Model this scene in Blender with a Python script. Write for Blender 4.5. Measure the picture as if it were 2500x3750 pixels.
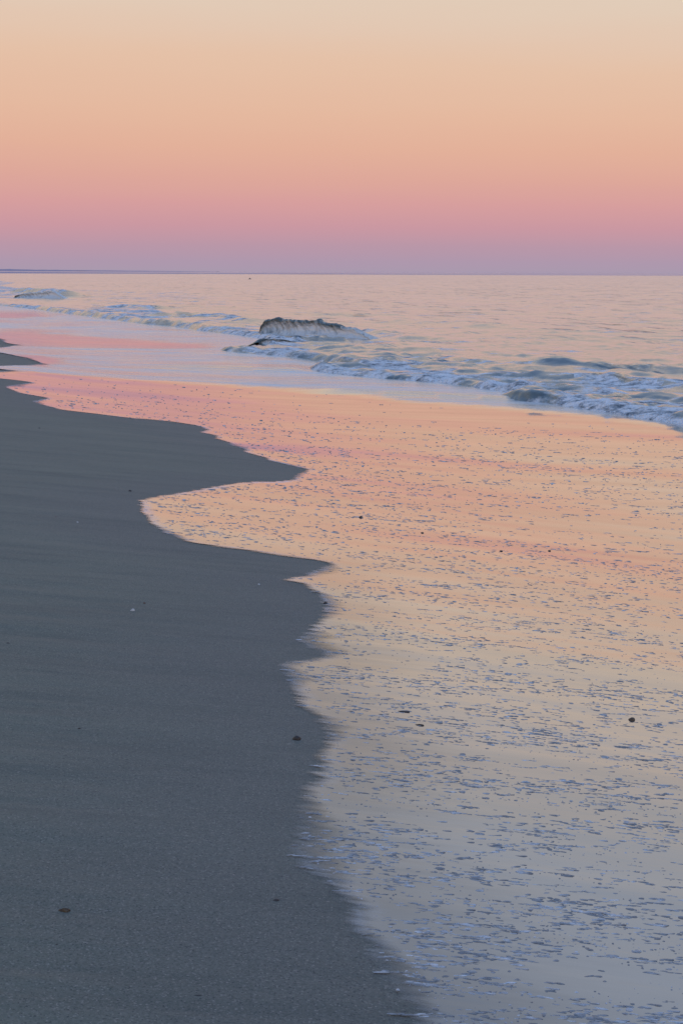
import bpy, math, random
import numpy as np
from mathutils import Vector

# ---------------------------------------------------------------- camera, sky, sun, exposure
R = math.radians
scene = bpy.context.scene
for o in list(bpy.data.objects):
    bpy.data.objects.remove(o)
CAM_Z = 2.05
PITCH = 8.67
ROLL = 0.2
F = 5771.0                      # focal length in pixels of the 2500 x 3750 photograph
cam_data = bpy.data.cameras.new("camera")
cam = bpy.data.objects.new("camera", cam_data)
scene.collection.objects.link(cam)
cam.location = (0, 0, CAM_Z)
from mathutils import Matrix
cam.rotation_euler = (Matrix.Rotation(R(90 - PITCH), 3, 'X') @ Matrix.Rotation(R(ROLL), 3, 'Z')).to_euler()
cam_data.sensor_fit = 'VERTICAL'
cam_data.sensor_height = 36
cam_data.lens = 18 / math.tan(R(18))
cam_data.clip_start = 0.05
cam_data.clip_end = 60000
scene.camera = cam
CM = Matrix.Rotation(R(90 - PITCH), 3, 'X') @ Matrix.Rotation(R(ROLL), 3, 'Z')

world = bpy.data.worlds.new("World")
scene.world = world
world.use_nodes = True
wn, wl = world.node_tree.nodes, world.node_tree.links
wn.clear()
def s2l(h):
    c = [int(h[i:i + 2], 16) / 255 for i in (0, 2, 4)]
    return [(v / 12.92 if v <= .04045 else ((v + .055) / 1.055) ** 2.4) for v in c]
tc = wn.new('ShaderNodeTexCoord')
sp = wn.new('ShaderNodeSeparateXYZ'); wl.new(tc.outputs['Generated'], sp.inputs[0])
def wmath(op, a, b=None, clamp=False):
    n = wn.new('ShaderNodeMath'); n.operation = op; n.use_clamp = clamp
    for i, v in enumerate((a, b)):
        if v is None: continue
        if isinstance(v, (int, float)): n.inputs[i].default_value = v
        else: wl.new(v, n.inputs[i])
    return n.outputs[0]
el = wmath('MULTIPLY', wmath('ARCSINE', sp.outputs[2]), 2 / math.pi)
hzm = wn.new('ShaderNodeMapping'); wl.new(tc.outputs['Generated'], hzm.inputs[0]); hzm.inputs['Scale'].default_value = (1.6, 1.6, 22)
hz = wn.new('ShaderNodeTexNoise'); wl.new(hzm.outputs[0], hz.inputs['Vector']); hz.inputs['Scale'].default_value = 1.3; hz.inputs['Detail'].default_value = 4
az = wmath('MULTIPLY', sp.outputs[0], 0.016)          # a touch pinker to the left
el = wmath('MULTIPLY', el, wmath('ADD', wmath('MULTIPLY', wmath('SUBTRACT', hz.outputs[0], .5), .22), wmath('ADD', 1.0, wmath('MULTIPLY', az, 14))))
fac = wmath('POWER', wmath('MAXIMUM', el, 0.0), 0.5)
ramp = wn.new('ShaderNodeValToRGB'); wl.new(fac, ramp.inputs[0])
SKY = [(0.0, s2l('A79AAE')), (0.35, s2l('AE98AD')), (0.9, s2l('B997A8')), (1.6, s2l('CA98A2')), (2.4, s2l('D69E9E')),
       (3.3, s2l('DDA79A')), (4.3, s2l('E2B09A')), (5.5, s2l('E4B89F')), (7.0, s2l('E4C0A7')), (8.4, s2l('E2C6B1')),
       (9.6, s2l('E0CCB9')), (12, (.64, .56, .51)), (15, (.55, .53, .53)), (20, (.46, .50, .58)), (27, (.38, .48, .66)),
       (45, (.26, .43, .77)), (90, (.16, .32, .71))]
cr = ramp.color_ramp
cr.interpolation = 'LINEAR'
while len(cr.elements) < len(SKY): cr.elements.new(0.5)
for e, (deg, c) in zip(cr.elements, SKY):
    e.position = 0.0
for i, (deg, c) in enumerate(SKY):
    cr.elements[i].position = (deg / 90) ** 0.5
    cr.elements[i].color = (c[0], c[1], c[2], 1)
bgA = wn.new('ShaderNodeBackground'); wl.new(ramp.outputs[0], bgA.inputs[0]); bgA.inputs[1].default_value = 1.0
sky = wn.new('ShaderNodeTexSky'); sky.sky_type = 'NISHITA'; sky.sun_disc = False
sky.sun_elevation = R(0.5); sky.sun_rotation = R(215)
bgB = wn.new('ShaderNodeBackground'); wl.new(sky.outputs[0], bgB.inputs[0]); bgB.inputs[1].default_value = 0.004
add = wn.new('ShaderNodeAddShader'); wl.new(bgA.outputs[0], add.inputs[0]); wl.new(bgB.outputs[0], add.inputs[1])
wo = wn.new('ShaderNodeOutputWorld'); wl.new(add.outputs[0], wo.inputs[0])

sun_d = bpy.data.lights.new("sun", 'SUN'); sun = bpy.data.objects.new("sun", sun_d)
scene.collection.objects.link(sun)
sun_d.energy = 0.12; sun_d.angle = R(20); sun_d.color = (1.0, 0.78, 0.66)
sun.rotation_euler = Vector((math.sin(R(35)), math.cos(R(35)), -0.14)).to_track_quat('-Z', 'Y').to_euler()
scene.view_settings.view_transform = 'Standard'
scene.view_settings.look = 'None'
scene.view_settings.exposure = 0.0
scene.view_settings.gamma = 1.0

# ---------------------------------------------------------------- helpers
rng = np.random.default_rng(7)
random.seed(7)
def sstep(x): x = np.clip(x, 0, 1); return x * x * (3 - 2 * x)
_P = rng.permutation(512); _P = np.concatenate([_P, _P, _P])
_G = rng.uniform(0, 2 * math.pi, 512); _GX, _GY = np.cos(_G), np.sin(_G)
def perlin(x, y):
    x = np.asarray(x, float); y = np.asarray(y, float)
    xi = np.floor(x).astype(int); yi = np.floor(y).astype(int); xf = x - xi; yf = y - yi
    u = xf * xf * xf * (xf * (xf * 6 - 15) + 10); v = yf * yf * yf * (yf * (yf * 6 - 15) + 10)
    def g(ix, iy, dx, dy):
        h = _P[(_P[ix & 511] + iy) & 511]; return _GX[h] * dx + _GY[h] * dy
    a = g(xi, yi, xf, yf); b = g(xi + 1, yi, xf - 1, yf); c = g(xi, yi + 1, xf, yf - 1); d = g(xi + 1, yi + 1, xf - 1, yf - 1)
    return (a * (1 - u) + b * u) * (1 - v) + (c * (1 - u) + d * u) * v
def fbm(x, y, o=4, g=0.5):
    s = 0; a = 1.0; f = 1.0
    for i in range(o):
        s = s + a * perlin(x * f + 17.3 * i, y * f - 9.1 * i); a *= g; f *= 2.03
    return s
TH = R(20); NX, NY = math.cos(TH), math.sin(TH)       # seaward normal of the shore
def cross(x, y): return x * NX + y * NY
def along(x, y): return -x * NY + y * NX
# beach profile: slope integrated over the cross-shore coordinate
_sg = np.linspace(-400, 400, 16001)
_sl = np.interp(_sg, [-400, -30, -8, -3, 1, 3, 5.2, 7.8, 13, 16, 40, 60, 400], [0, 0, .02, .05, .07, .088, .086, .012, .012, .05, .02, 0, 0])
_hh = -np.cumsum(_sl) * (_sg[1] - _sg[0]); _hh -= np.interp(11.8, _sg, _hh)
def base_h(x, y): return np.interp(cross(x, y), _sg, _hh)
def ray(px, py):
    d = CM @ Vector(((px - 1250) / F, -(py - 1875) / F, -1.0)); return d
def ground_pt(px, py, hf=base_h):
    d = ray(px, py)
    if d.z > -1e-4: d.z = -1e-4
    t = (CAM_Z - 0.1) / -d.z
    for i in range(60):
        h = float(hf(np.array(d.x * t), np.array(d.y * t)))
        t = 0.5 * t + 0.5 * (CAM_Z - h) / -d.z
    return (d.x * t, d.y * t)
def sea_pt(px, py, z=0.0):
    d = ray(px, py); t = (CAM_Z - z) / -d.z; return (d.x * t, d.y * t)
def poly_dist(X, Y, pts, closed=False):
    best = np.full(X.shape, 1e9)
    n = len(pts)
    for i in range(n if closed else n - 1):
        ax, ay = pts[i]; bx, by = pts[(i + 1) % n]
        dx, dy = bx - ax, by - ay; L = dx * dx + dy * dy + 1e-12
        t = np.clip(((X - ax) * dx + (Y - ay) * dy) / L, 0, 1)
        d = (X - ax - t * dx) ** 2 + (Y - ay - t * dy) ** 2
        best = np.minimum(best, d)
    return np.sqrt(best)
def inside(X, Y, pts):
    r = np.zeros(X.shape, bool); n = len(pts)
    for i in range(n):
        ax, ay = pts[i]; bx, by = pts[(i + 1) % n]
        if ay == by: continue
        c = ((ay > Y) != (by > Y)) & (X < (bx - ax) * (Y - ay) / (by - ay) + ax)
        r ^= c
    return r
def sdist(X, Y, pts):            # positive inside
    d = poly_dist(X, Y, pts, True); return np.where(inside(X, Y, pts), d, -d)
def line_dist(X, Y, pts):        # signed: positive on the far side of a left-to-right line
    d = poly_dist(X, Y, pts); xs = [p[0] for p in pts]; ys = [p[1] for p in pts]
    o = np.argsort(xs); yl = np.interp(X, np.array(xs)[o], np.array(ys)[o]); return np.where(Y > yl, d, -d)

def mesh_obj(name, V, faces, mat, parent=None, attrs=None, smooth=True):
    """faces: int array (n,3) or (n,4), or list of such arrays"""
    if isinstance(faces, np.ndarray): faces = [faces]
    faces = [f for f in faces if len(f)]
    me = bpy.data.meshes.new(name)
    V = np.asarray(V, np.float32)
    me.vertices.add(len(V)); me.vertices.foreach_set('co', V.ravel())
    loops = np.concatenate([f.ravel() for f in faces]).astype(np.int32)
    sizes = np.concatenate([np.full(len(f), f.shape[1]) for f in faces])
    starts = np.concatenate([[0], np.cumsum(sizes)[:-1]]).astype(np.int32)
    me.loops.add(len(loops)); me.loops.foreach_set('vertex_index', loops)
    me.polygons.add(len(sizes)); me.polygons.foreach_set('loop_start', starts)
    me.polygons.foreach_set('use_smooth', np.full(len(sizes), smooth))
    me.update(calc_edges=True); me.validate()
    if attrs:
        for k, v in attrs.items():
            a = me.attributes.new(k, 'FLOAT', 'POINT'); a.data.foreach_set('value', np.asarray(v, np.float32).ravel())
    me.materials.append(mat)
    o = bpy.data.objects.new(name, me); scene.collection.objects.link(o)
    if parent: o.parent = parent
    return o
def tag(o, label=None, cat=None, group=None, kind=None):
    if label: o['label'] = label
    if cat: o['category'] = cat
    if group: o['group'] = group
    if kind: o['kind'] = kind
    return o

class NT:
    def __init__(s, name):
        s.m = bpy.data.materials.new(name); s.m.use_nodes = True
        s.t = s.m.node_tree; s.t.nodes.clear()
        s.out = s.t.nodes.new('ShaderNodeOutputMaterial')
    def n(s, typ, ins=None, **kw):
        nd = s.t.nodes.new(typ)
        for k, v in kw.items(): setattr(nd, k, v)
        if ins:
            for k, v in ins.items():
                if isinstance(v, bpy.types.NodeSocket): s.t.links.new(v, nd.inputs[k])
                else: nd.inputs[k].default_value = v
        return nd
    def math(s, op, a, b=0.0, c=None, clamp=False):
        ins = {0: a, 1: b}
        if c is not None: ins[2] = c
        return s.n('ShaderNodeMath', ins, operation=op, use_clamp=clamp).outputs[0]
    def mapr(s, v, a, b, c=0.0, d=1.0, smooth=False):
        return s.n('ShaderNodeMapRange', {0: v, 1: a, 2: b, 3: c, 4: d}, interpolation_type='SMOOTHSTEP' if smooth else 'LINEAR').outputs[0]
    def attr(s, name): return s.n('ShaderNodeAttribute', attribute_name=name).outputs['Fac']
    def pos(s): return s.n('ShaderNodeNewGeometry').outputs['Position']
    def mapping(s, v, scale=(1, 1, 1), rot=(0, 0, 0)):
        r = s.n('ShaderNodeMapping', {'Vector': v, 'Rotation': rot})
        r2 = s.n('ShaderNodeMapping', {'Vector': r.outputs[0], 'Scale': scale}); return r2.outputs[0]
    def noise(s, v, scale, detail=3, rough=0.5, out=0):
        return s.n('ShaderNodeTexNoise', {'Vector': v, 'Scale': scale, 'Detail': detail, 'Roughness': rough}).outputs[out]
    def mixc(s, f, a, b):
        nd = s.n('ShaderNodeMix', data_type='RGBA')
        for k, v in ((0, f), (6, a), (7, b)):
            if isinstance(v, bpy.types.NodeSocket): s.t.links.new(v, nd.inputs[k])
            else: nd.inputs[k].default_value = v if k == 0 else (*v, 1)
        return nd.outputs[2]
    def mixs(s, f, a, b): return s.n('ShaderNodeMixShader', {0: f, 1: a, 2: b}).outputs[0]
    def done(s, sh): s.t.links.new(sh, s.out.inputs[0]); return s.m

# ---------------------------------------------------------------- traced lines (pixels of the photograph, dropped on the beach)
WL = [(-900, 1330), (0, 1386), (60, 1392), (128, 1400), (60, 1407), (16, 1418), (70, 1440), (187, 1460), (116, 1470), (160, 1486), (223, 1502), (335, 1515),
      (494, 1534), (622, 1544), (717, 1558), (765, 1575), (730, 1582), (800, 1598), (780, 1603), (850, 1622), (830, 1628), (905, 1650), (890, 1657), (980, 1680),
      (975, 1686), (1060, 1706), (1135, 1722), (1090, 1736), (1068, 1760), (1010, 1766), (940, 1766), (870, 1772), (797, 1783), (720, 1797),
      (638, 1812), (570, 1822), (507, 1835), (520, 1850), (522, 1875), (540, 1896), (570, 1926), (606, 1953), (650, 1972), (717, 1990), (800, 2003), (893, 2015),
      (1036, 2036), (1148, 2051), (1212, 2069), (1165, 2085), (1110, 2108), (1045, 2126), (1110, 2140), (1150, 2165), (1178, 2200), (1188, 2232), (1178, 2265), (1150, 2300),
      (1120, 2325), (1078, 2344), (1110, 2358), (1120, 2372), (1165, 2385), (1190, 2403), (1100, 2420), (998, 2434), (1040, 2458), (1058, 2487), (1066, 2520), (1080, 2550), (1085, 2585),
      (1130, 2610), (1180, 2647), (1195, 2690), (1193, 2730), (1172, 2766), (1155, 2830), (1110, 2900), (1085, 2980), (1075, 3060), (1062, 3110),
      (1116, 3189), (1225, 3253), (1276, 3332), (1323, 3444), (1371, 3540), (1435, 3635), (1515, 3750), (1600, 3950), (1680, 4500)]
WLw = [ground_pt(*p) for p in WL]
dry_poly = WLw + [(2.0, 0.5), (2.5, -3), (-60, -3), (-200, 20)]
spits = [[(-700, 1218), (-60, 1232), (0, 1243), (22, 1258), (62, 1265), (20, 1272), (-60, 1277), (-700, 1290)],
         [(-700, 1286), (-60, 1288), (0, 1292), (60, 1306), (110, 1318), (158, 1334), (90, 1340), (0, 1341), (-700, 1348)],
         [(-700, 1352), (0, 1354), (48, 1360), (0, 1363), (-700, 1368)]]
spits = [[ground_pt(*p) for p in sp_] for sp_ in spits]
def wet_dist(X, Y):
    d = -sdist(X, Y, dry_poly)
    for s_ in spits: d = np.minimum(d, -sdist(X, Y, s_))
    return d
# reach of the newer, rippled swash sheet
EB = [ground_pt(*p) for p in [(-600, 1345), (0, 1364), (150, 1366), (400, 1388), (500, 1393), (760, 1406), (1000, 1424), (1250, 1440), (1477, 1472), (1700, 1484), (1900, 1500), (2200, 1530), (2500, 1568), (2900, 1620)]]
EC = [ground_pt(*p) for p in [(300, 1340), (500, 1345), (760, 1351), (950, 1358), (1146, 1365)]]
ED = [ground_pt(*p) for p in [(900, 1430), (1000, 1431), (1200, 1437), (1512, 1449), (1825, 1466)]]
P1 = [ground_pt(*p) for p in [(300, 1432), (558, 1452), (900, 1478), (1250, 1528), (1888, 1577), (2500, 1611), (2900, 1640)]]
P2 = [ground_pt(*p) for p in [(900, 1632), (1100, 1640), (1400, 1660), (1890, 1708), (2500, 1747), (2900, 1775)]]
P3 = [ground_pt(*p) for p in [(1100, 1935), (1400, 1955), (1800, 1995), (2200, 2050), (2600, 2090)]]
SEA = [(-1500, 1068), (-400, 1098), (0, 1118), (110, 1128), (300, 1152), (400, 1167), (520, 1182), (620, 1188), (800, 1217), (900, 1234), (975, 1247), (975, 1268), (900, 1283),
       (780, 1289), (860, 1300), (1000, 1311), (1150, 1322), (1300, 1345), (1200, 1346), (1108, 1348), (1150, 1365), (1300, 1381), (1500, 1396), (1650, 1410), (1780, 1432),
       (1840, 1444), (1790, 1456), (1850, 1466), (2000, 1480), (2150, 1502), (2300, 1527), (2400, 1541), (2500, 1557), (2700, 1592), (3200, 1700)]
SEAw = [sea_pt(x, y, 0.02) for x, y in SEA]
sea_poly = SEAw + [(60, 10), (9000, -3000), (40000, 40000), (-8000, 40000), (-4000, 9000)]
def sea_dist(X, Y): return sdist(X, Y, sea_poly)

def ridge_step(X, Y, line, A, w, W):
    d = line_dist(X, Y, line); return -A * np.tanh(d / w) * np.exp(-(d / W) ** 2)
def beach_h(X, Y, lines=True):
    X = np.asarray(X, float); Y = np.asarray(Y, float)
    h = base_h(X, Y)
    dist = np.hypot(X, Y)
    far = np.exp(-(dist / 90) ** 2)
    ux = X * .95 - Y * .3; uy = X * .3 + Y * .95
    h = h + far * (0.0065 * fbm(ux / 5.0, uy / 1.8, 3) + 0.0013 * fbm(ux / 2.2 + 5, uy / .35, 3))
    h = h + (.65 + .6 * sstep((X - .3) / 1.5)) * ridge_step(X, Y, P1, .0052, .6, 2.6) + ridge_step(X, Y, P2, .0072, .42, 1.8) + sstep((X + .4) / 1.5) * ridge_step(X, Y, P3, .0035, .3, 1.2)
    return h
def dry_relief(X, Y, wd):     # low wind and swash ripples on the dry side
    k = sstep(-wd / 1.0)
    ux = X - Y * .05; uy = X * .05 + Y
    r = fbm(ux / 1.3, uy / .22, 4)
    return k * np.exp(-(Y / 25) ** 2) * (0.009 * r + 0.010 * np.maximum(fbm(ux / 2.2 + 9, uy / .5 + 3, 2), 0) )

# fan-shaped grid, fine where the view is narrow, coarse beyond
def fan(y_rows, half=0.25, nc=620, apex=-3.0, wide=30.0):
    inner = np.linspace(-half, half, nc)
    outer = half * np.geomspace(1, wide / half, 40)[1:]
    a = np.concatenate([-outer[::-1], inner, outer])
    Yg, Ag = np.meshgrid(y_rows, a, indexing='ij')
    return Ag * (Yg - apex), Yg
def grid_faces(nr, ncol, keep=None):
    i = np.arange(nr - 1)[:, None] * ncol + np.arange(ncol - 1)[None, :]
    f = np.stack([i, i + 1, i + ncol + 1, i + ncol], -1).reshape(-1, 4)
    if keep is not None:
        k = keep.ravel(); f = f[k[f].any(1)]
    return f
def compact(V, f, attrs):
    used = np.unique(f); m = np.full(len(V), -1); m[used] = np.arange(len(used))
    return V[used], m[f], {k: np.asarray(v).ravel()[used] for k, v in attrs.items()}

# ---------------------------------------------------------------- materials
def mat_sand():
    t = NT('damp_sand'); P = t.pos()
    lp = t.mapping(P, (1, 3.0, 1), (0, 0, R(3)))
    big = t.noise(lp, 0.8, 4, .55)
    fine = t.noise(P, 420, 2, .7)
    grain = t.n('ShaderNodeTexVoronoi', {'Vector': P, 'Scale': 260}).outputs['Color']
    g = t.n('ShaderNodeSeparateColor', {0: grain}).outputs[0]
    c = t.mixc(t.mapr(big, .3, .7), (.112, .132, .098), (.164, .184, .130))
    damp = t.mapr(t.attr('shore'), -1.2, -0.05, 0, 1, True)
    c = t.mixc(t.math('MULTIPLY', damp, .42), c, (.125, .11, .12))
    c = t.mixc(t.mapr(fine, .35, .65, 0, .55), c, (.10, .095, .085))
    c = t.mixc(t.mapr(t.noise(P, 130, 3, .8), .38, .62, 0, .5), c, (.27, .25, .21))
    c = t.mixc(t.mapr(t.noise(t.mapping(P, (.7, 4.5, 1), (0, 0, R(2))), 1.4, 5, .6), .50, .70, 0, .42), c, (.080, .095, .085))
    c = t.mixc(t.mapr(g, .9, 1.0, 0, .5), c, (.42, .36, .32))
    c = t.mixc(t.mapr(g, .0, .10, .7, 0), c, (.04, .04, .05))
    b1 = t.n('ShaderNodeBump', {'Height': fine, 'Strength': .5, 'Distance': .002}).outputs[0]
    b2 = t.n('ShaderNodeBump', {'Height': t.noise(lp, 9, 4, .6), 'Strength': .45, 'Distance': .006, 'Normal': b1}).outputs[0]
    p = t.n('ShaderNodeBsdfPrincipled', {'Base Color': c, 'Roughness': .62, 'Normal': b2, 'Specular IOR Level': .22})
    return t.done(p.outputs[0])
def mat_film():
    t = NT('swash_water'); P = t.pos()
    wd = t.attr('shore'); new = t.attr('ripple')
    lp = t.mapping(P, (.8, 5.5, 1), (0, 0, R(8)))
    edge_n = t.noise(lp, 3.2, 5, .62)
    w = t.math('ADD', wd, t.math('MULTIPLY', t.math('SUBTRACT', edge_n, .52), .14))
    alpha = t.mapr(w, -.02, t.attr('soft'), 0, 1, True)
    # glossy strength grows towards grazing view
    lw = t.n('ShaderNodeLayerWeight', {'Blend': .5}).outputs['Facing']
    refl = t.math('ADD', .23, t.math('MULTIPLY', t.math('POWER', lw, 2.2), .74))
    wide = t.noise(t.mapping(P, (.5, 2.6, 1), (0, 0, R(12))), 1.1, 3, .5)
    thin = t.mapr(t.math('ADD', wd, t.math('MULTIPLY', t.math('SUBTRACT', edge_n, .5), .5)), .0, .62, .30, 0, True)
    refl = t.math('MULTIPLY', refl, t.math('SUBTRACT', 1.0, t.math('MULTIPLY', thin, t.attr('thin'))))
    refl = t.math('MULTIPLY', refl, t.mapr(wide, .25, .75, .92, 1.04))
    rp = t.mapping(P, (1.0, 3.0, 1), (0, 0, R(18)))
    rh = t.noise(rp, 5.0, 4, .6)
    fh = t.noise(t.mapping(P, (.6, 2.4, 1), (0, 0, R(10))), 16.0, 3, .5)
    hgt = t.math('ADD', t.math('MULTIPLY', rh, t.math('MULTIPLY', new, .010)), t.math('MULTIPLY', fh, .00022))
    b = t.n('ShaderNodeBump', {'Height': hgt, 'Strength': 1.0, 'Distance': 1.0}).outputs[0]
    rough = t.math('ADD', .035, t.math('MULTIPLY', new, .13))
    gl = t.n('ShaderNodeBsdfAnisotropic', {'Color': (.985, .975, .97, 1), 'Roughness': rough, 'Normal': b}).outputs[0]
    tr = t.n('ShaderNodeBsdfTransparent').outputs[0]
    wet = t.mixs(refl, t.n('ShaderNodeBsdfDiffuse', {'Color': (.085, .08, .08, 1)}).outputs[0], gl)
    # thin milky foam film on the newer sheet
    fm = t.noise(t.mapping(P, (.35, 3.0, 1), (0, 0, R(12))), 2.2, 5, .6)
    fo = t.math('MULTIPLY', t.mapr(fm, .40, .64, .12, .85), new)
    wet = t.mixs(fo, wet, t.n('ShaderNodeBsdfDiffuse', {'Color': (.8, .8, .8, 1)}).outputs[0])
    rim = t.math('MULTIPLY', t.mapr(w, -.01, .02), t.mapr(w, .02, .085, 1, 0))
    rim = t.math('MULTIPLY', rim, t.mapr(t.noise(t.mapping(P, (1, 3, 1), (0, 0, R(8))), 14, 4, .7), .38, .6, .05, .75))
    rim = t.math('MULTIPLY', rim, t.attr('rim'))
    base = t.mixs(alpha, tr, wet)
    return t.done(t.mixs(rim, base, t.n('ShaderNodeBsdfDiffuse', {'Color': (.8, .8, .84, 1)}).outputs[0]))
def sea_nodes(t, pw=.62):
    P = t.pos()
    rp = t.mapping(P, (1.0, 1.0, 1), (0, 0, R(20)))
    st = t.mapping(P, (1.3, .6, 1), (0, 0, R(-12)))
    pt = t.mapr(t.noise(t.mapping(P, (.10, .03, 1), (0, 0, R(-8))), 1.0, 3, .6), .38, .66, .45, 1.7)
    h1 = t.noise(st, .55, 3, .5); h2 = t.noise(rp, 3.0, 4, .6); h3 = t.noise(rp, 14, 3, .6)
    h4 = t.mapr(t.noise(t.mapping(P, (.9, .22, 1), (0, 0, R(-14))), 1.1, 3, .55), .56, .74, 0, .75, True)
    h1 = t.math('ADD', h1, h4)
    hgt = t.math('ADD', t.math('MULTIPLY', h1, t.math('MULTIPLY', pt, .17)), t.math('ADD', t.math('MULTIPLY', h2, .018), t.math('MULTIPLY', h3, .0022)))
    b = t.n('ShaderNodeBump', {'Height': hgt, 'Strength': 1.0, 'Distance': 1.0}).outputs[0]
    fr = t.n('ShaderNodeFresnel', {'IOR': 1.42, 'Normal': b}).outputs[0]
    fr = t.math('POWER', fr, pw)
    body = t.n('ShaderNodeBsdfDiffuse', {'Color': (.055, .07, .062, 1), 'Normal': b}).outputs[0]
    gl = t.n('ShaderNodeBsdfAnisotropic', {'Color': (.97, .96, .96, 1), 'Roughness': .19, 'Normal': b}).outputs[0]
    water = t.mixs(fr, body, gl)
    return P, water, b
def mat_sea():
    t = NT('sea_water'); P, water, b = sea_nodes(t)
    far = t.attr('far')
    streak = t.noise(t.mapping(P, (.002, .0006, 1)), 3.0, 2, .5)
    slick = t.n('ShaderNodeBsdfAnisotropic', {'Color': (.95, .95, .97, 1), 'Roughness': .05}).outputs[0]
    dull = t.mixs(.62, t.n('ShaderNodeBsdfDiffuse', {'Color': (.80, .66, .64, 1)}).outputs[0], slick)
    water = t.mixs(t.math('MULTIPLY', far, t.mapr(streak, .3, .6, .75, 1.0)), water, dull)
    fo = t.attr('foam')
    n1 = t.noise(t.mapping(P, (.55, .62, 1), (0, 0, R(-10))), 2.6, 7, .70)
    n3 = t.noise(t.mapping(P, (.5, .8, 1), (0, 0, R(-16))), .9, 3, .5)
    m = t.math('ADD', fo, t.math('MULTIPLY', t.math('SUBTRACT', n1, .5), 2.6))
    m = t.math('ADD', m, t.math('MULTIPLY', t.math('SUBTRACT', n3, .54), 3.2))
    m = t.mapr(m, .30, .72, 0, .97)
    bn = t.noise(t.mapping(P, (.6, .6, 1), (0, 0, R(-10))), 2.8, 6, .75)
    fb = t.n('ShaderNodeBump', {'Height': bn, 'Strength': 1.0, 'Distance': .24}).outputs[0]
    fcol = t.mixc(t.mapr(t.noise(t.mapping(P, (.6, .7, 1), (0, 0, R(-10))), 5.0, 5, .8), .36, .54), (.16, .20, .24), (.93, .96, 1.0))
    foam = t.n('ShaderNodeBsdfDiffuse', {'Color': fcol, 'Normal': fb}).outputs[0]
    return t.done(t.mixs(m, water, foam))
def mat_wave():
    t = NT('wave_water'); P, water, b = sea_nodes(t, .8)
    u = t.attr('u'); v = t.attr('v'); fo = t.attr('foam')
    cv = t.n('ShaderNodeCombineXYZ', {0: t.math('ADD', t.math('MULTIPLY', u, 1.0), t.math('MULTIPLY', v, .55)), 1: t.math('MULTIPLY', v, .22), 2: 0.0}).outputs[0]
    st = t.noise(cv, 5.5, 5, .65)
    m = t.math('ADD', fo, t.math('MULTIPLY', t.math('SUBTRACT', st, .5), 1.7))
    m = t.mapr(m, .25, .85, 0, .95)
    fb = t.n('ShaderNodeBump', {'Height': t.noise(P, 7, 5, .7), 'Strength': 1.0, 'Distance': .05}).outputs[0]
    foam = t.n('ShaderNodeBsdfDiffuse', {'Color': (.70, .70, .67, 1), 'Normal': fb}).outputs[0]
    foam = t.mixs(.35, foam, t.n('ShaderNodeBsdfAnisotropic', {'Color': (.9, .9, .9, 1), 'Roughness': .4, 'Normal': fb}).outputs[0])
    return t.done(t.mixs(m, water, foam))
def mat_foam(name='foam_bubbles', col=(.80, .82, .86)):
    t = NT(name); P = t.pos()
    n = t.noise(P, 160, 3, .6)
    k_ = t.noise(t.mapping(P, (.8, 2.5, 1), (0, 0, R(9))), 22, 3, .6)
    c = t.mixc(t.mapr(k_, .44, .70), tuple(v * .30 for v in col), col)
    c = t.mixc(t.mapr(n, .3, .7, .3, 0), c, tuple(v * .4 for v in col))
    b = t.n('ShaderNodeBump', {'Height': n, 'Strength': .7, 'Distance': .004}).outputs[0]
    p = t.n('ShaderNodeBsdfPrincipled', {'Base Color': c, 'Roughness': .45, 'Normal': b, 'Specular IOR Level': .3})
    return t.done(p.outputs[0])
def mat_shell(name, c1, c2, rough=.45, sc=90):
    t = NT(name); tcn = t.n('ShaderNodeTexCoord').outputs['Object']
    n = t.noise(tcn, sc, 4, .6)
    w = t.n('ShaderNodeTexWave', {'Vector': tcn, 'Scale': 60.0, 'Distortion': 3.0}).outputs[1]
    c = t.mixc(t.mapr(n, .35, .65), c1, c2)
    c = t.mixc(t.math('MULTIPLY', w, .35), c, tuple(v * .5 for v in c1))
    b = t.n('ShaderNodeBump', {'Height': n, 'Strength': .5, 'Distance': .002}).outputs[0]
    p = t.n('ShaderNodeBsdfPrincipled', {'Base Color': c, 'Roughness': rough, 'Normal': b})
    return t.done(p.outputs[0])
M_SAND, M_FILM, M_SEA, M_WAVE, M_FOAM = mat_sand(), mat_film(), mat_sea(), mat_wave(), mat_foam()

# ---------------------------------------------------------------- the beach: one sheet to the horizon
rows = np.concatenate([np.linspace(-2.9, 2.4, 12)[:-1], 1 / np.linspace(1 / 2.4, 1 / 75, 720), np.geomspace(75, 30000, 50)[1:]])
X, Y = fan(rows)
WD = wet_dist(X, Y)
Hb = beach_h(X, Y)
Z = Hb + dry_relief(X, Y, WD)
V = np.stack([X, Y, Z], -1).reshape(-1, 3)
sand = mesh_obj('sand', V, grid_faces(*X.shape), M_SAND, attrs={'shore': np.clip(WD, -5, 5)})
tag(sand, 'dark damp sand of the beach sloping down to the water', None, kind='structure')

# thin sheet of water left by the swash, 4 mm above the sand
dEB = line_dist(X, Y, EB); dEC = line_dist(X, Y, EC); dED = line_dist(X, Y, ED)
xr = X
rightfade = 1 - sstep((X - 2.0) / 4.0) * .35
ripple = sstep(dEB / (.35 + .9 * (1 - rightfade)))
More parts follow.
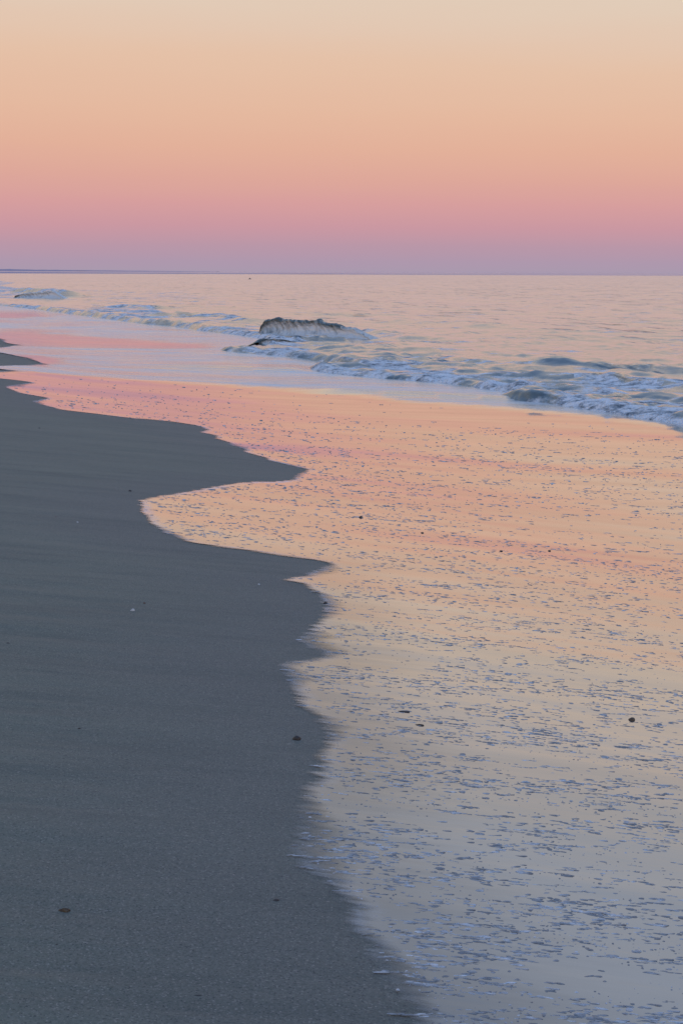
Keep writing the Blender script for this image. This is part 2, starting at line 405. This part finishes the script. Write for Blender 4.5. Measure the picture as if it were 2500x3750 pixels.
# calm pink tongues in the upper left
calm = sdist(X, Y, [ground_pt(*p) for p in [(-300, 1205), (100, 1217), (500, 1245), (760, 1268), (800, 1284), (500, 1279), (200, 1272), (70, 1266), (-300, 1256)]])
calm2 = sdist(X, Y, [ground_pt(*p) for p in [(60, 1300), (160, 1305), (240, 1325), (160, 1345), (90, 1338)]])
calm3 = sdist(X, Y, [ground_pt(*p) for p in [(-300, 1136), (60, 1140), (200, 1158), (60, 1166), (-300, 1160)]])
ripple = ripple * (1 - .85 * sstep(calm / .8 + .5)) * (1 - .9 * sstep(calm2 / .4 + .5)) * (1 - .85 * sstep(calm3 / 1. + .5))
ripple = ripple * np.clip(.85 + .9 * fbm((X * .98 - Y * .1) / 7, (X * .15 + Y * .98) / 1.3, 4), .12, 1.3)
zf = Hb + .004 + .010 * sstep(dEB / .10 + .5) * rightfade
zf = zf + .045 * sstep(dEC / .08 + .5) * sstep((X - EC[0][0]) / 2.5) * sstep((EC[-1][0] - X) / .5) + .055 * sstep(dED / .08 + .5) * sstep((X - ED[0][0]) / 2.0) * (X < ED[-1][0] + .3) * np.exp(-np.maximum(dED, 0) / 1.5)
soft = .035 + .10 * sstep((fbm(X / .9, Y / .9, 2) + .15) / .5)
lobe = np.exp(-((Y - 12.5) / 2.2) ** 2) ; soft = soft * (1 - .7 * lobe) * np.interp(Y, [3, 5, 9, 14, 30], [2.0, 1.5, 1.1, 1.0, 2.0])
SD = sea_dist(X, Y)
keep = (WD > -.14) & (SD < 2.0) & (Y < 140) & (X > -70) & (X < 90)
Vf, ff, at = compact(np.stack([X, Y, zf], -1).reshape(-1, 3), grid_faces(*X.shape, keep=keep),
                     {'shore': np.clip(WD, -5, 5), 'ripple': ripple, 'soft': soft,
                      'thin': np.interp(Y, [6, 10.5], [1, 0]), 'rim': np.interp(Y, [3, 6, 9, 13, 20], [.34, .42, .7, 1.1, .9]) * np.clip(.7 + 1.2 * fbm(X / .8, Y / .8, 2), .15, 1.1)})
film = mesh_obj('shallow_water', Vf, ff, M_FILM, attrs=at)
tag(film, 'thin sheet of wash water over the sand mirroring the pink and orange sky', None, kind='structure')

# ---------------------------------------------------------------- the sea
rows = np.concatenate([1 / np.linspace(1 / 9.0, 1 / 130, 760), 1 / np.linspace(1 / 130, 1 / 1400, 140)[1:], np.geomspace(1400, 30000, 30)[1:]])
X, Y = fan(rows, half=.25, nc=620)
SD = sea_dist(X, Y)
S, A = cross(X, Y), along(X, Y)
dd = np.maximum(SD, 0)
far = np.exp(-np.hypot(X, Y) / 260)
shoal = sstep((S - 9) / 14)
z = .035 + shoal * far * (.055 * np.sin(S / 1.9 + .9 * fbm(A / 9, S / 9, 2) * 3) * sstep((S - 12) / 8)
                          + .05 * fbm(S / 1.6, A / 4.2, 4) + .02 * fbm(S / .45, A / .9, 3))
z = z + far * .018 * fbm(X / .5, Y / .7, 4)
foam = np.zeros_like(X)
def sp_line(pts): return [sea_pt(*p) for p in pts]
def crest(pts, h, front, back, foam_front=0., foam_back=0.):
    """a low ridge along a traced line, steep towards the beach"""
    global z, foam
    P = sp_line(pts)
    d = poly_dist(X, Y, P)
    # side: seaward or shoreward of the nearest point
    sl = np.interp(A, *zip(*sorted((along(*p), cross(*p)) for p in P)))
    side = S - sl
    al = [along(*p) for p in P]; e0, e1 = min(al), max(al)
    end = sstep((A - e0) / 1.2 + .5) * sstep((e1 - A) / 1.2 + .5)
    w = np.where(side > 0, back, front)
    wob = 1 + .5 * fbm(A / 1.3, S * 0 + 3, 3)
    g = np.exp(-(side / w) ** 2) * end
    z += h * g * wob
    if foam_front: foam = np.maximum(foam, foam_front * np.where(side < 0, np.exp(-(side / (front * 3)) ** 2), np.exp(-(side / (front * .4)) ** 2)) * end)
    if foam_back: foam = np.maximum(foam, foam_back * np.where(side > 0, np.exp(-(side / (back * 2)) ** 2), np.exp(-(side / (back * .3)) ** 2)) * end)
# foaming bores right at the leading edge
foam = np.maximum(foam, .95 * np.exp(-(dd / 1.6) ** 2) * sstep((X + 9) / 6))
foam = np.maximum(foam, .75 * np.exp(-(dd / 1.2) ** 2))
foam_regions = [  # polygons in picture pixels, strength
    ([(1120, 1345), (1330, 1340), (1400, 1315), (1560, 1325), (1750, 1352), (2000, 1385), (2300, 1395), (2560, 1425), (2700, 1450), (2700, 1475), (2200, 1455), (1800, 1440), (1500, 1395), (1200, 1365)], .92),
    ([(1790, 1460), (1900, 1442), (2200, 1470), (2500, 1500), (2800, 1550), (2800, 1600), (2500, 1556), (2150, 1500)], .72),
    ([(2150, 1480), (2600, 1500), (2700, 1560), (2420, 1530)], .86),
    ([(780, 1289), (900, 1275), (1010, 1262), (1200, 1268), (1330, 1290), (1350, 1335), (1100, 1318)], .66),
    ([(1080, 1262), (1200, 1240), (1340, 1232), (1400, 1255), (1300, 1285), (1150, 1280)], .56),
    ([(120, 1128), (300, 1138), (430, 1122), (560, 1128), (640, 1160), (620, 1186), (400, 1165)], 1.05),
    ([(600, 1150), (760, 1146), (900, 1165), (930, 1190), (780, 1200), (640, 1188)], .7),
    ([(-500, 1035), (0, 1048), (120, 1064), (235, 1078), (240, 1094), (120, 1100), (0, 1092), (-500, 1075)], .84),
    ([(-500, 1020), (0, 1030), (60, 1036), (0, 1048), (-500, 1038)], .62),
    ([(900, 1238), (1000, 1225), (1350, 1240), (1420, 1262), (1200, 1285), (940, 1262)], .62),
    ([(1950, 1330), (2500, 1345), (2700, 1380), (2500, 1390), (2050, 1365)], .40),
    ([(240, 1060), (700, 1075), (900, 1130), (640, 1140), (300, 1105)], .36),
]
for pts, st in foam_regions:
    d = sdist(X, Y, sp_line(pts)); foam = np.maximum(foam, st * sstep(d / .9 + .5))
lump_ = fbm((X + .2 * Y) / 1.3, (Y - .15 * X) / .8, 4)
z += .065 * sstep(foam / .7) * lump_ * far
zy = np.gradient(z, axis=0) / np.gradient(Y, axis=0)
crest([(1240, 1300), (1340, 1293), (1470, 1293), (1600, 1318), (1740, 1335), (1900, 1345), (2100, 1352)], .055, .3, 1.0, .75)
crest([(1950, 1345), (2150, 1353), (2400, 1365), (2600, 1380)], .08, .25, .9)
def wavelets(n, x0, x1, yf0, yf1, hmin, hmax, lmin, lmax, seed, slope=.06):
    global z, foam
    r = np.random.default_rng(seed); W = np.zeros_like(z); E = np.zeros_like(z)
    for i in range(n):
        px = r.uniform(x0, x1); k = (px - x0) / (x1 - x0)
        py = r.uniform(yf0[0] + (yf0[1] - yf0[0]) * k, yf1[0] + (yf1[1] - yf1[0]) * k)
        L = r.uniform(lmin, lmax)
        a_ = sea_pt(px - L / 2, py - L * slope * r.uniform(-.3, 1)); b_ = sea_pt(px + L / 2, py + L * slope * r.uniform(0, 1))
        dx, dy = b_[0] - a_[0], b_[1] - a_[1]; Lw = math.hypot(dx, dy); dx /= Lw; dy /= Lw
        cx, cy = (a_[0] + b_[0]) / 2, (a_[1] + b_[1]) / 2
        m = (abs(X - cx) < Lw * 1.6 + 1) & (abs(Y - cy) < Lw * 1.6 + 2.5)
        u = (X[m] - cx) * dx + (Y[m] - cy) * dy; v = -(X[m] - cx) * dy + (Y[m] - cy) * dx
        v = v + .25 * fbm(u / .5 + i, u * 0 + i, 2)
        w0 = max(.16, cy * cy * .0004); e = np.exp(-(u / (Lw * .55)) ** 2)
        h = r.uniform(hmin, hmax) * .55 * min(cy / 24, 1.8)
        W[m] = np.maximum(W[m], h * e * np.exp(-(v / np.where(v < 0, w0, w0 * 1.8)) ** 2))
        E[m] = np.maximum(E[m], e * np.exp(-((v + w0 * .8) / w0) ** 2))
    z += W; foam -= .5 * E
wavelets(95, 1240, 2650, (1280, 1340), (1350, 1440), .05, .10, 30, 150, 21)
wavelets(45, 1750, 2650, (1440, 1470), (1460, 1560), .045, .08, 30, 90, 22, .10)
wavelets(40, 800, 1400, (1255, 1275), (1330, 1370), .04, .07, 25, 80, 23)
wavelets(60, 250, 1000, (1060, 1130), (1170, 1215), .05, .08, 30, 110, 24)
wavelets(110, 1000, 2650, (1090, 1130), (1260, 1345), .022, .045, 20, 80, 25, .02)
crest([(1780, 1388), (2000, 1392), (2200, 1402), (2500, 1428), (2700, 1450)], .09, .3, 1.0, .9)
crest([(1880, 1440), (2100, 1446), (2300, 1470), (2500, 1482), (2700, 1510)], .07, .25, .8, .8)
crest([(350, 1126), (470, 1128), (560, 1134)], .15, .5, 1.5, .9)
crest([(560, 1162), (700, 1158), (820, 1168), (900, 1185)], .15, .4, 1.3, .7)
crest([(60, 1072), (170, 1076), (230, 1088)], .40, .8, 2.0, .9)
crest([(1320, 1215), (1420, 1232), (1520, 1250)], .10, .4, 1.2, .5)
crest([(1000, 1262), (1080, 1258), (1180, 1250), (1250, 1258)], .16, .3, .8, .6)
zy = np.gradient(z, axis=0) / np.gradient(Y, axis=0)
foam = foam - .75 * sstep((zy - .03) / .16) * sstep((SD - .5) / .5) * (fbm(X / 2.5 + 7, Y / 2.5, 2) > -.25)
# leading edge of the water sinks below the wash sheet with a rounded nose
nose = sstep(SD / .35) ** .6
bore = .085 * np.exp(-(np.maximum(SD, 0) / 1.6) ** 2) * (1 + .9 * fbm(X / .6, Y / .8, 3))
z = (z + bore) * nose - .05 * (1 - nose)
lowbed = beach_h(X, Y)
z = np.where(SD < 6, np.maximum(z, np.where(SD > .12, lowbed + .02 + .05 * nose, -9)), z)
z = np.where(SD <= 0, np.minimum(z, lowbed - .01 + SD * .3), z)
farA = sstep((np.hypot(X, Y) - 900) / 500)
keep = (SD > -.25)
Vf, ff, at = compact(np.stack([X, Y, z], -1).reshape(-1, 3), grid_faces(*X.shape, keep=keep), {'foam': foam, 'far': farA})
sea = mesh_obj('sea', Vf, ff, M_SEA, attrs=at)
tag(sea, 'calm open sea with white surf along its edge', None, kind='structure')

# ---------------------------------------------------------------- the breaking waves (curling crest, concave face, foaming foot)
def breaker(name, pL, pR, height, label, env, lean=.5, foamy=(.26, .8), seed=0, nu=320):
    prof = [(-3.4, -.12), (-2.4, .02), (-1.6, .24), (-1.0, .55), (-.5, .83), (-.2, .96), (.02, 1.0), (.14, .97), (.21, .90), (.22, .82), (.19, .74),
            (.17, .64), (.2, .52), (.28, .40), (.42, .28), (.62, .17), (.9, .09), (1.3, .03), (1.8, -.02), (2.4, -.12)]
    pr = np.array(prof); k = np.linspace(0, len(pr) - 1, 96)
    pu = np.interp(k, range(len(pr)), pr[:, 0]); pz = np.interp(k, range(len(pr)), pr[:, 1])
    for _ in range(3):
        pu[1:-1] = (pu[:-2] + pu[1:-1] * 2 + pu[2:]) / 4; pz[1:-1] = (pz[:-2] + pz[1:-1] * 2 + pz[2:]) / 4
    pL, pR = np.array(pL), np.array(pR); D = pR - pL; L = np.hypot(*D); t = D / L
    n = np.array([t[1], -t[0]])                    # towards the beach and camera
    if n[1] > 0: n = -n
    U = np.linspace(0, 1, nu)
    e = np.interp(U, *zip(*env))
    Ug, Kg = np.meshgrid(U, np.arange(96), indexing='ij')
    E = e[:, None]; j1 = fbm(Ug * L / .5 + seed, Ug * 0 + 1.5, 4)
    hgt = height * E * (1 + .10 * j1)
    bend = .25 * np.sin(Ug * 3.0 + seed) + .18 * fbm(Ug * L / 1.4, Ug * 0 + seed, 2)
    out = pu[None, :] * height * np.clip(.55 + .5 * E, 0, 1) + bend
    top = sstep((pz[None, :] - .5) / .5)
    out = out + top * lean * .2 * height * j1
    zz = pz[None, :] * hgt + .02
    rag = fbm(Ug * L / .17 + seed, Kg / 14.0, 4)
    zz = zz + .075 * height * rag * (.15 + top ** 3); out = out + .05 * height * fbm(Ug * L / .16, Kg / 7. + 4, 3)
    x = pL[0] + t[0] * Ug * L + n[0] * out; y = pL[1] + t[1] * Ug * L + n[1] * out
    fo = np.interp(pz, [0, .25, .5, .72, .88, 1], [foamy[1], .85, .74, .60, foamy[0], foamy[0]])[None, :] + 0 * Ug
    back = (np.arange(96) < np.argmax(pz))[None, :]
    fo = np.where(back, foamy[0] * .6, fo) + .35 * fbm(Ug * L / .9 + 3, Kg / 40., 3)
    fo = fo + .5 * sstep((Ug - .55) / .35) - .45 * (1 - sstep((Ug - .05) / .17)) * (pz[None, :] > .15)
    V = np.stack([x, y, zz], -1).reshape(-1, 3)
    c0 = np.array((float(pL[0] + pR[0]) / 2, float(pL[1] + pR[1]) / 2, 0))
    o = mesh_obj(name, V - c0, grid_faces(nu, 96), M_WAVE, attrs={'u': Ug * L, 'v': pz[None, :] * height * 2 + 0 * Ug, 'foam': fo})
    o.location = c0
    tag(o, label, 'wave', 'waves breaking near the shore')
    return o

def domes(C, ra, rb, rz, phi, r, nr=7, full=False):
    """many little irregular domes (or lumps) in one vertex array"""
    N = len(C); th = np.linspace(0, 2 * math.pi, nr, endpoint=False)
    rings = [(1.0, 0.0), (.72, .68)] if not full else [(.7, -.7), (1.0, 0.), (.7, .7)]
    per = nr * len(rings) + (1 if not full else 2)
    V = np.zeros((N, per, 3))
    for k, (s, h) in enumerate(rings):
        jit = 1 + r.normal(0, .14, (N, nr))
        lx = np.cos(th)[None] * ra[:, None] * s * jit; ly = np.sin(th)[None] * rb[:, None] * s * jit
        c, sn = np.cos(phi)[:, None], np.sin(phi)[:, None]
        V[:, k * nr:(k + 1) * nr, 0] = C[:, 0:1] + lx * c - ly * sn
        V[:, k * nr:(k + 1) * nr, 1] = C[:, 1:2] + lx * sn + ly * c
        V[:, k * nr:(k + 1) * nr, 2] = C[:, 2:3] + rz[:, None] * h
    V[:, nr * len(rings)] = C + np.stack([0 * rz, 0 * rz, rz], -1)
    if full: V[:, nr * len(rings) + 1] = C - np.stack([0 * rz, 0 * rz, rz], -1)
    q = []; tri = []
    for k in range(len(rings) - 1):
        for i in range(nr):
            j = (i + 1) % nr; q.append((k * nr + i, k * nr + j, (k + 1) * nr + j, (k + 1) * nr + i))
    kt = (len(rings) - 1) * nr
    for i in range(nr):
        j = (i + 1) % nr; tri.append((kt + i, kt + j, nr * len(rings)))
        if full: tri.append((j, i, nr * len(rings) + 1))
    off = (np.arange(N) * per)[:, None, None]
    Q = (np.array(q)[None] + off).reshape(-1, 4); T = (np.array(tri)[None] + off).reshape(-1, 3)
    return V.reshape(-1, 3), [Q, T]

breaker('breaking_wave', sea_pt(975, 1232), sea_pt(1355, 1252), .56, 'tall curling wave with dark crest and white streaked face breaking in the middle distance',
        [(0, .25), (.02, .62), (.05, .9), (.12, 1.02), (.26, 1.0), (.38, .93), (.5, 1.05), (.56, .88), (.63, .86), (.68, .74), (.8, .62), (.88, .4), (.95, .2), (1, .0)], seed=2)
breaker('breaking_wave', sea_pt(60, 1094), sea_pt(232, 1097), .62, 'small distant foaming wave at the left edge of the surf near the horizon',
        [(0, .3), (.2, .7), (.5, .8), (.75, 1.0), (.88, .6), (1, .08)], foamy=(.75, 1.0), seed=9, nu=120)
breaker('breaking_wave', sea_pt(975, 1275), sea_pt(1070, 1266), .22, 'low dark rounded wave nose curling over the wet sand just below the tall wave',
        [(0, .6), (.08, 1.0), (.3, .95), (.6, .8), (1, .1)], foamy=(.12, .6), seed=5, nu=100)

# ---------------------------------------------------------------- low coast on the horizon
def land():
    t = NT('hazed_land'); P = t.pos()
    c = t.mixc(t.noise(P, .01, 3, .6), (.46, .36, .44), (.56, .44, .48))  # pale lavender: fading through distant haze painted into the land colour
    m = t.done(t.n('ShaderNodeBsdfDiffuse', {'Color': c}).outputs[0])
    def strip(name, px0, px1, D, profile, label, depth=260):
        xs = np.linspace(px0, px1, 160); u = (xs - px0) / (px1 - px0)
        h = np.interp(u, *zip(*profile)) * (1 + .25 * fbm(u * 40, u * 0 + D * .01, 4)) * D / F
        x = (xs - 1250) / F * D
        sect = [(-.5, -.3), (-.42, .35), (-.3, .8), (-.1, 1.0), (.2, .9), (.5, -.3)]
        Vv = np.zeros((160, len(sect), 3))
        for k, (a, b) in enumerate(sect):
            Vv[:, k, 0] = x; Vv[:, k, 1] = D + a * depth + 30 * fbm(u * 9, u * 0 + k, 2); Vv[:, k, 2] = h * b
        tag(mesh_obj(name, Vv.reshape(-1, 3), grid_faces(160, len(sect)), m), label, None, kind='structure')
    strip('far_coast', -900, 800, 7000, [(0, 9), (.5, 8), (.58, 6), (.66, 4.5), (.78, 3), (1, .6)], 'low coast painted haze-purple on the horizon at the left, sinking into the sea')
    strip('far_sandbar', -700, 1900, 1350, [(0, 6), (.27, 4), (.45, 2.0), (.7, 1.2), (1, .2)], 'thin dark sandbar lying in front of the far coast', 120)
land()

# ---------------------------------------------------------------- foam flecks drifting on the sheet of water
def fleck_field():
    r = np.random.default_rng(11)
    N = 210000
    u = r.uniform(0, 1, N)
    D = 1 / (1 / 2.4 + u * (1 / 30 - 1 / 2.4))          # even over the picture's height
    x = r.uniform(-.32, .36, N) * (D + 1.5); y = D
    wd = wet_dist(x, y)
    eb = line_dist(x, y, EB)
    ux = x * .97 + y * .2; uy = -x * .2 + y * .97
    cl = fbm(ux / 1.1, uy / .32, 3); cl2 = fbm(ux / .35 + 40, uy / .12, 2)
    dens = np.clip(.46 + 1.0 * cl + .9 * cl2, .03, 1.1)
    dens *= np.interp(D, [2.4, 3.2, 5, 8, 11, 15, 20, 25], [.24, .26, .33, .52, .80, .85, .70, .45])
    lobe = np.exp(-((wd - .25) / .3) ** 2) * ((D > 10) & (D < 15)); dens = dens + .15 * lobe
    d1 = line_dist(x, y, P1); dens *= np.interp(d1, [-.4, .5], [1, 0]) * (1 - np.interp(x, [-1.5, .5], [.45, .1])) + np.interp(x, [-1.5, .5], [.45, .1])
    pb = poly_dist(x, y, P2); dens = dens + .35 * np.exp(-((pb) / .45) ** 2) * (x > -.4) * np.clip(.5 + cl2 * 2, 0, 1)
    dens = np.where((D > 11) & (D < 12.8) & (x > .9), dens * .35, dens)
    ok = (r.uniform(0, 1, N) < dens) & (wd > .0) & (r.uniform(0, 1, N) < .25 + .75 * sstep(wd / .14)) & ((eb < -.3) | (x > 2.5) & (eb < .1) & (r.uniform(0, 1, N) < .3))
    x, y, D, wd = x[ok], y[ok], D[ok], wd[ok]
    n = len(x)
    C, RA, RB, RZ, PH = [], [], [], [], []
    L = np.clip(r.lognormal(math.log(.0205), .72, n), .006, .17) * np.interp(D, [3, 6, 14, 25], [.95, 1.0, .85, 1.05])
    ang = r.normal(0, .11, n) + np.interp(D, [3, 8, 20], [-.02, -.06, -.2])
    for i in range(n):
        m = max(1, int(L[i] / (.015 if D[i] < 8 else .03)))
        c, s_ = math.cos(ang[i]), math.sin(ang[i]); rr = L[i] / m * .62
        wb = .0022 + .0026 * r.random()
        if r.random() < .07: wb *= 1.6
        if D[i] > 9: wb *= 1 + (D[i] - 9) * .12
        ph = r.uniform(0, 6)
        for k in range(m):
            q = (k + .5) / m - .5
            tp = 1 - (2 * abs(q)) ** 2 * .55
            lat = .45 * wb * math.sin(ph + k * 1.1) + r.normal(0, .0016)
            C.append((x[i] + c * q * L[i] - s_ * lat, y[i] + s_ * q * L[i] + c * lat))
            RA.append(rr * (1 + .25 * r.random())); RB.append(wb * tp * r.uniform(.7, 1.3)); RZ.append(wb * .5 * tp * r.uniform(.7, 1.3)); PH.append(ang[i] + r.normal(0, .15))
    # single bubbles
    M = 26000
    Dm = 1 / (1 / 2.4 + r.uniform(0, 1, M) * (1 / 10 - 1 / 2.4)); xm = r.uniform(-.25, .36, M) * (Dm + 1.5)
    wm = wet_dist(xm, Dm); okm = (wm > .03) & (r.uniform(0, 1, M) < np.clip(.35 + 1.0 * fbm(xm / .5, Dm / .25, 3), .05, 1))
    xm, Dm = xm[okm], Dm[okm]
    b = r.uniform(.0012, .0030, len(xm))
    C = np.concatenate([np.array(C), np.stack([xm, Dm], -1)]); RA = np.concatenate([RA, b * 1.5]); RB = np.concatenate([RB, b]); RZ = np.concatenate([RZ, b * .8]); PH = np.concatenate([PH, r.uniform(0, 3, len(xm))])
    zc = beach_h(C[:, 0], C[:, 1]) + .0035
    V, f = domes(np.column_stack([C, zc]), RA, RB, RZ, PH, r)
    o = mesh_obj('sea_foam', V, f, M_FOAM)
    tag(o, 'small bluish flecks and streaks of foam scattered over the wash water', 'foam', kind='stuff')
fleck_field()

# ---------------------------------------------------------------- shells and pebbles
M_DARK = mat_shell('dark_pebble', (.035, .028, .024), (.075, .055, .045))
M_BROWN = mat_shell('brown_pebble', (.07, .04, .022), (.13, .085, .04))
M_RED = mat_shell('reddish_pebble', (.13, .05, .035), (.18, .09, .06))
M_WHITE = mat_shell('white_shell', (.55, .55, .55), (.8, .78, .75))
def lump(name, px, py, wpx, hpx, mat, label, cat, kind='pebble', rot=0, group=None, on_water=False):
    gx, gy = ground_pt(px, py, beach_h)
    D = math.hypot(gx, gy); w = wpx / F * D; h = hpx * .62 / F * D
    r = np.random.default_rng(int(px * 7 + py)); nu, nv = 26, 14
    z0 = float(beach_h(gx, gy)) + (.004 if on_water else 0)
    th = np.linspace(0, 2 * math.pi, nu, endpoint=False); ph = np.linspace(-.5, math.pi / 2, nv)
    T, Pp = np.meshgrid(th, ph, indexing='ij')
    cx, cy, cz = np.cos(T) * np.cos(Pp), np.sin(T) * np.cos(Pp), np.sin(Pp)
    nz = 1 + .16 * fbm(cx * 1.3 + px, cy * 1.3 + cz * 1.7, 3)
    a, b_, c_ = w / 2, w * (.38 if name not in ('twig', 'pit_mark') else .10), h * (1.7 if kind == 'shell' else 1)
    if kind == 'shell':            # scallop-like: pointed hinge at one end, ribs
        tip = 1 - .45 * np.clip(-cx, 0, 1) ** 1.5
        rib = 1 + .05 * np.cos(T * 11)
        xx = a * cx * nz * rib; yy = b_ * cy * tip * nz * rib; zz = c_ * cz * nz * (1 - .75 * np.clip(-cx, 0, 1))
    elif kind == 'weed':
        xx = a * cx * (1 + .35 * np.cos(T * 5 + px)); yy = b_ * .7 * cy * (1 + .35 * np.sin(T * 4)); zz = c_ * cz * nz * (1 + .4 * np.sin(T * 3))
    else:
        xx = a * cx * nz; yy = b_ * cy * nz; zz = c_ * cz * nz * (1 - .35 * np.clip(-cx, 0, 1))
    V = np.stack([xx, yy, zz], -1).reshape(-1, 3)
    i = np.arange(nu)[:, None] * nv + np.arange(nv - 1)[None]; i2 = ((np.arange(nu) + 1) % nu)[:, None] * nv + np.arange(nv - 1)[None]
    f = np.stack([i, i2, i2 + 1, i + 1], -1).reshape(-1, 4)
    o = mesh_obj(name, V, f, mat); o.location = (gx, gy, z0); o.rotation_euler = (0, 0, rot)
    tag(o, label, cat, group)
    return o
G1, G2 = 'pebbles scattered on the dry sand', 'pebbles lying in the wash water'
lump('shell', 1084, 2708, 34, 15, M_DARK, 'dark pointed shell on the sand just left of the water edge, halfway down', 'shell', 'shell', .1)
lump('pebble', 2311, 2640, 27, 15, M_BROWN, 'brown rounded pebble in the wash water near the right edge of the photo', 'pebble', 'pebble', 0, G2, True)
lump('pebble', 1320, 1897, 16, 9, M_DARK, 'dark pebble in the wash water right of the pointed water inlet', 'pebble', 'pebble', 0, G2, True)
lump('pebble', 1545, 1954, 13, 6, M_DARK, 'tiny dark pebble in the water, right of and below the dark pebble facing the inlet', 'pebble', 'pebble', 0, G2, True)
lump('pebble', 1833, 2021, 14, 6, M_DARK, 'tiny dark pebble lying farthest out in the orange reflection', 'pebble', 'pebble', .3, G2, True)
lump('pebble', 1191, 2211, 16, 8, M_DARK, 'dark pebble right on the water edge below the second sand point', 'pebble', 'pebble', 0, G2, True)
lump('pebble', 476, 1799, 14, 8, M_DARK, 'dark pebble on the sand above left of the tip of the pointed water inlet', 'pebble', 'pebble', 0, G1)
lump('pebble', 529, 2209, 11, 6, M_RED, 'small reddish pebble on the sand beside the white shell chip', 'pebble', 'pebble', 0, G1)
lump('shell_fragment', 486, 2236, 17, 7, M_WHITE, 'white shell chip on the sand next to the reddish pebble', 'shell', 'shell', .2)
lump('shell_fragment', 948, 2141, 10, 4, M_WHITE, 'tiny white shell chip on the sand left of the second water inlet', 'shell', 'shell', 2.0)
lump('shell_fragment', 285, 1914, 10, 4, M_WHITE, 'tiny white shell chip on the sand at far left, level with the pointed inlet', 'shell', 'shell', 2.0)
lump('pebble', 30, 2356, 15, 6, M_DARK, 'dark flat pebble at the left edge of the photo above the sand ripples', 'pebble', 'pebble', 0, G1)
lump('pebble', 455, 2378, 13, 5, M_DARK, 'thin dark pebble on the sand below the white shell chip', 'pebble', 'pebble', -.2, G1)
lump('pebble', 755, 2338, 8, 4, M_DARK, 'tiny dark speck of stone on open sand left of the small water inlets', 'pebble', 'pebble', 0, G1)
lump('pebble', 291, 2668, 11, 6, M_DARK, 'small dark pebble alone on the sand, level with the dark pointed shell', 'pebble', 'pebble', 0, G1)
lump('seaweed_scrap', 237, 3336, 36, 13, M_BROWN, 'ragged brown scrap of seaweed on the dark sand at lower left', 'seaweed', 'weed', .1)
lump('pebble', 1011, 3297, 26, 10, M_DARK, 'dark pebble on the lower sand near the water, with a faint swash trail', 'pebble', 'pebble', .5, G1)
lump('pebble', 422, 3618, 13, 6, M_DARK, 'small dark pebble near the bottom of the photo left of the long dark pit mark', 'pebble', 'pebble', 0, G1)
lump('pit_mark', 720, 3648, 50, 8, M_DARK, 'long thin dark lump standing for a pit in the sand at the bottom of the photo', 'pit', 'pebble', .15)  # stands in for a dark pit in the sand, built as a thin raised lump
lump('pebble', 145, 1569, 9, 5, M_DARK, 'tiny dark pebble highest up on the sand at the far left', 'pebble', 'pebble', 0, G1)
lump('pebble', 205, 1894, 8, 4, M_RED, 'tiny reddish pebble on the sand left of the pointed water inlet', 'pebble', 'pebble', 0, G1)
lump('pebble', 208, 3459, 12, 5, M_DARK, 'small dark pebble on the sand below the brown seaweed scrap', 'pebble', 'pebble', 0, G1)
lump('twig', 1475, 2610, 52, 6, M_DARK, 'long dark twig floating in the wash water right of the water edge', 'twig', 'pebble', -.05, None, True)
lump('twig', 1536, 2660, 30, 6, M_DARK, 'short dark twig floating just below the long twig', 'twig', 'weed', -.2, None, True)
lump('pebble', 2010, 2020, 12, 6, M_DARK, 'tiny dark pebble in the orange reflection, right of all others', 'pebble', 'pebble', 0, G2, True)

# tiny buoy far out
def buoy():
    p = sea_pt(915, 1023); m = M_DARK
    th = np.linspace(0, 2 * math.pi, 16, endpoint=False)
    prof = [(.0, -.3), (.5, -.2), (.75, .15), (.6, .4), (.25, .55), (.12, 1.1), (0, 1.15)]
    V = np.array([[r_ * math.cos(a) * .6, r_ * math.sin(a) * .6, h_ * .35] for (r_, h_) in prof for a in th])
    f = np.array([[k * 16 + i, k * 16 + (i + 1) % 16, (k + 1) * 16 + (i + 1) % 16, (k + 1) * 16 + i] for k in range(len(prof) - 1) for i in range(16)])
    o = mesh_obj('buoy', V, f, m); o.location = (p[0], p[1], 0)
    tag(o, 'tiny dark float on the open sea just under the horizon', 'buoy')
buoy()
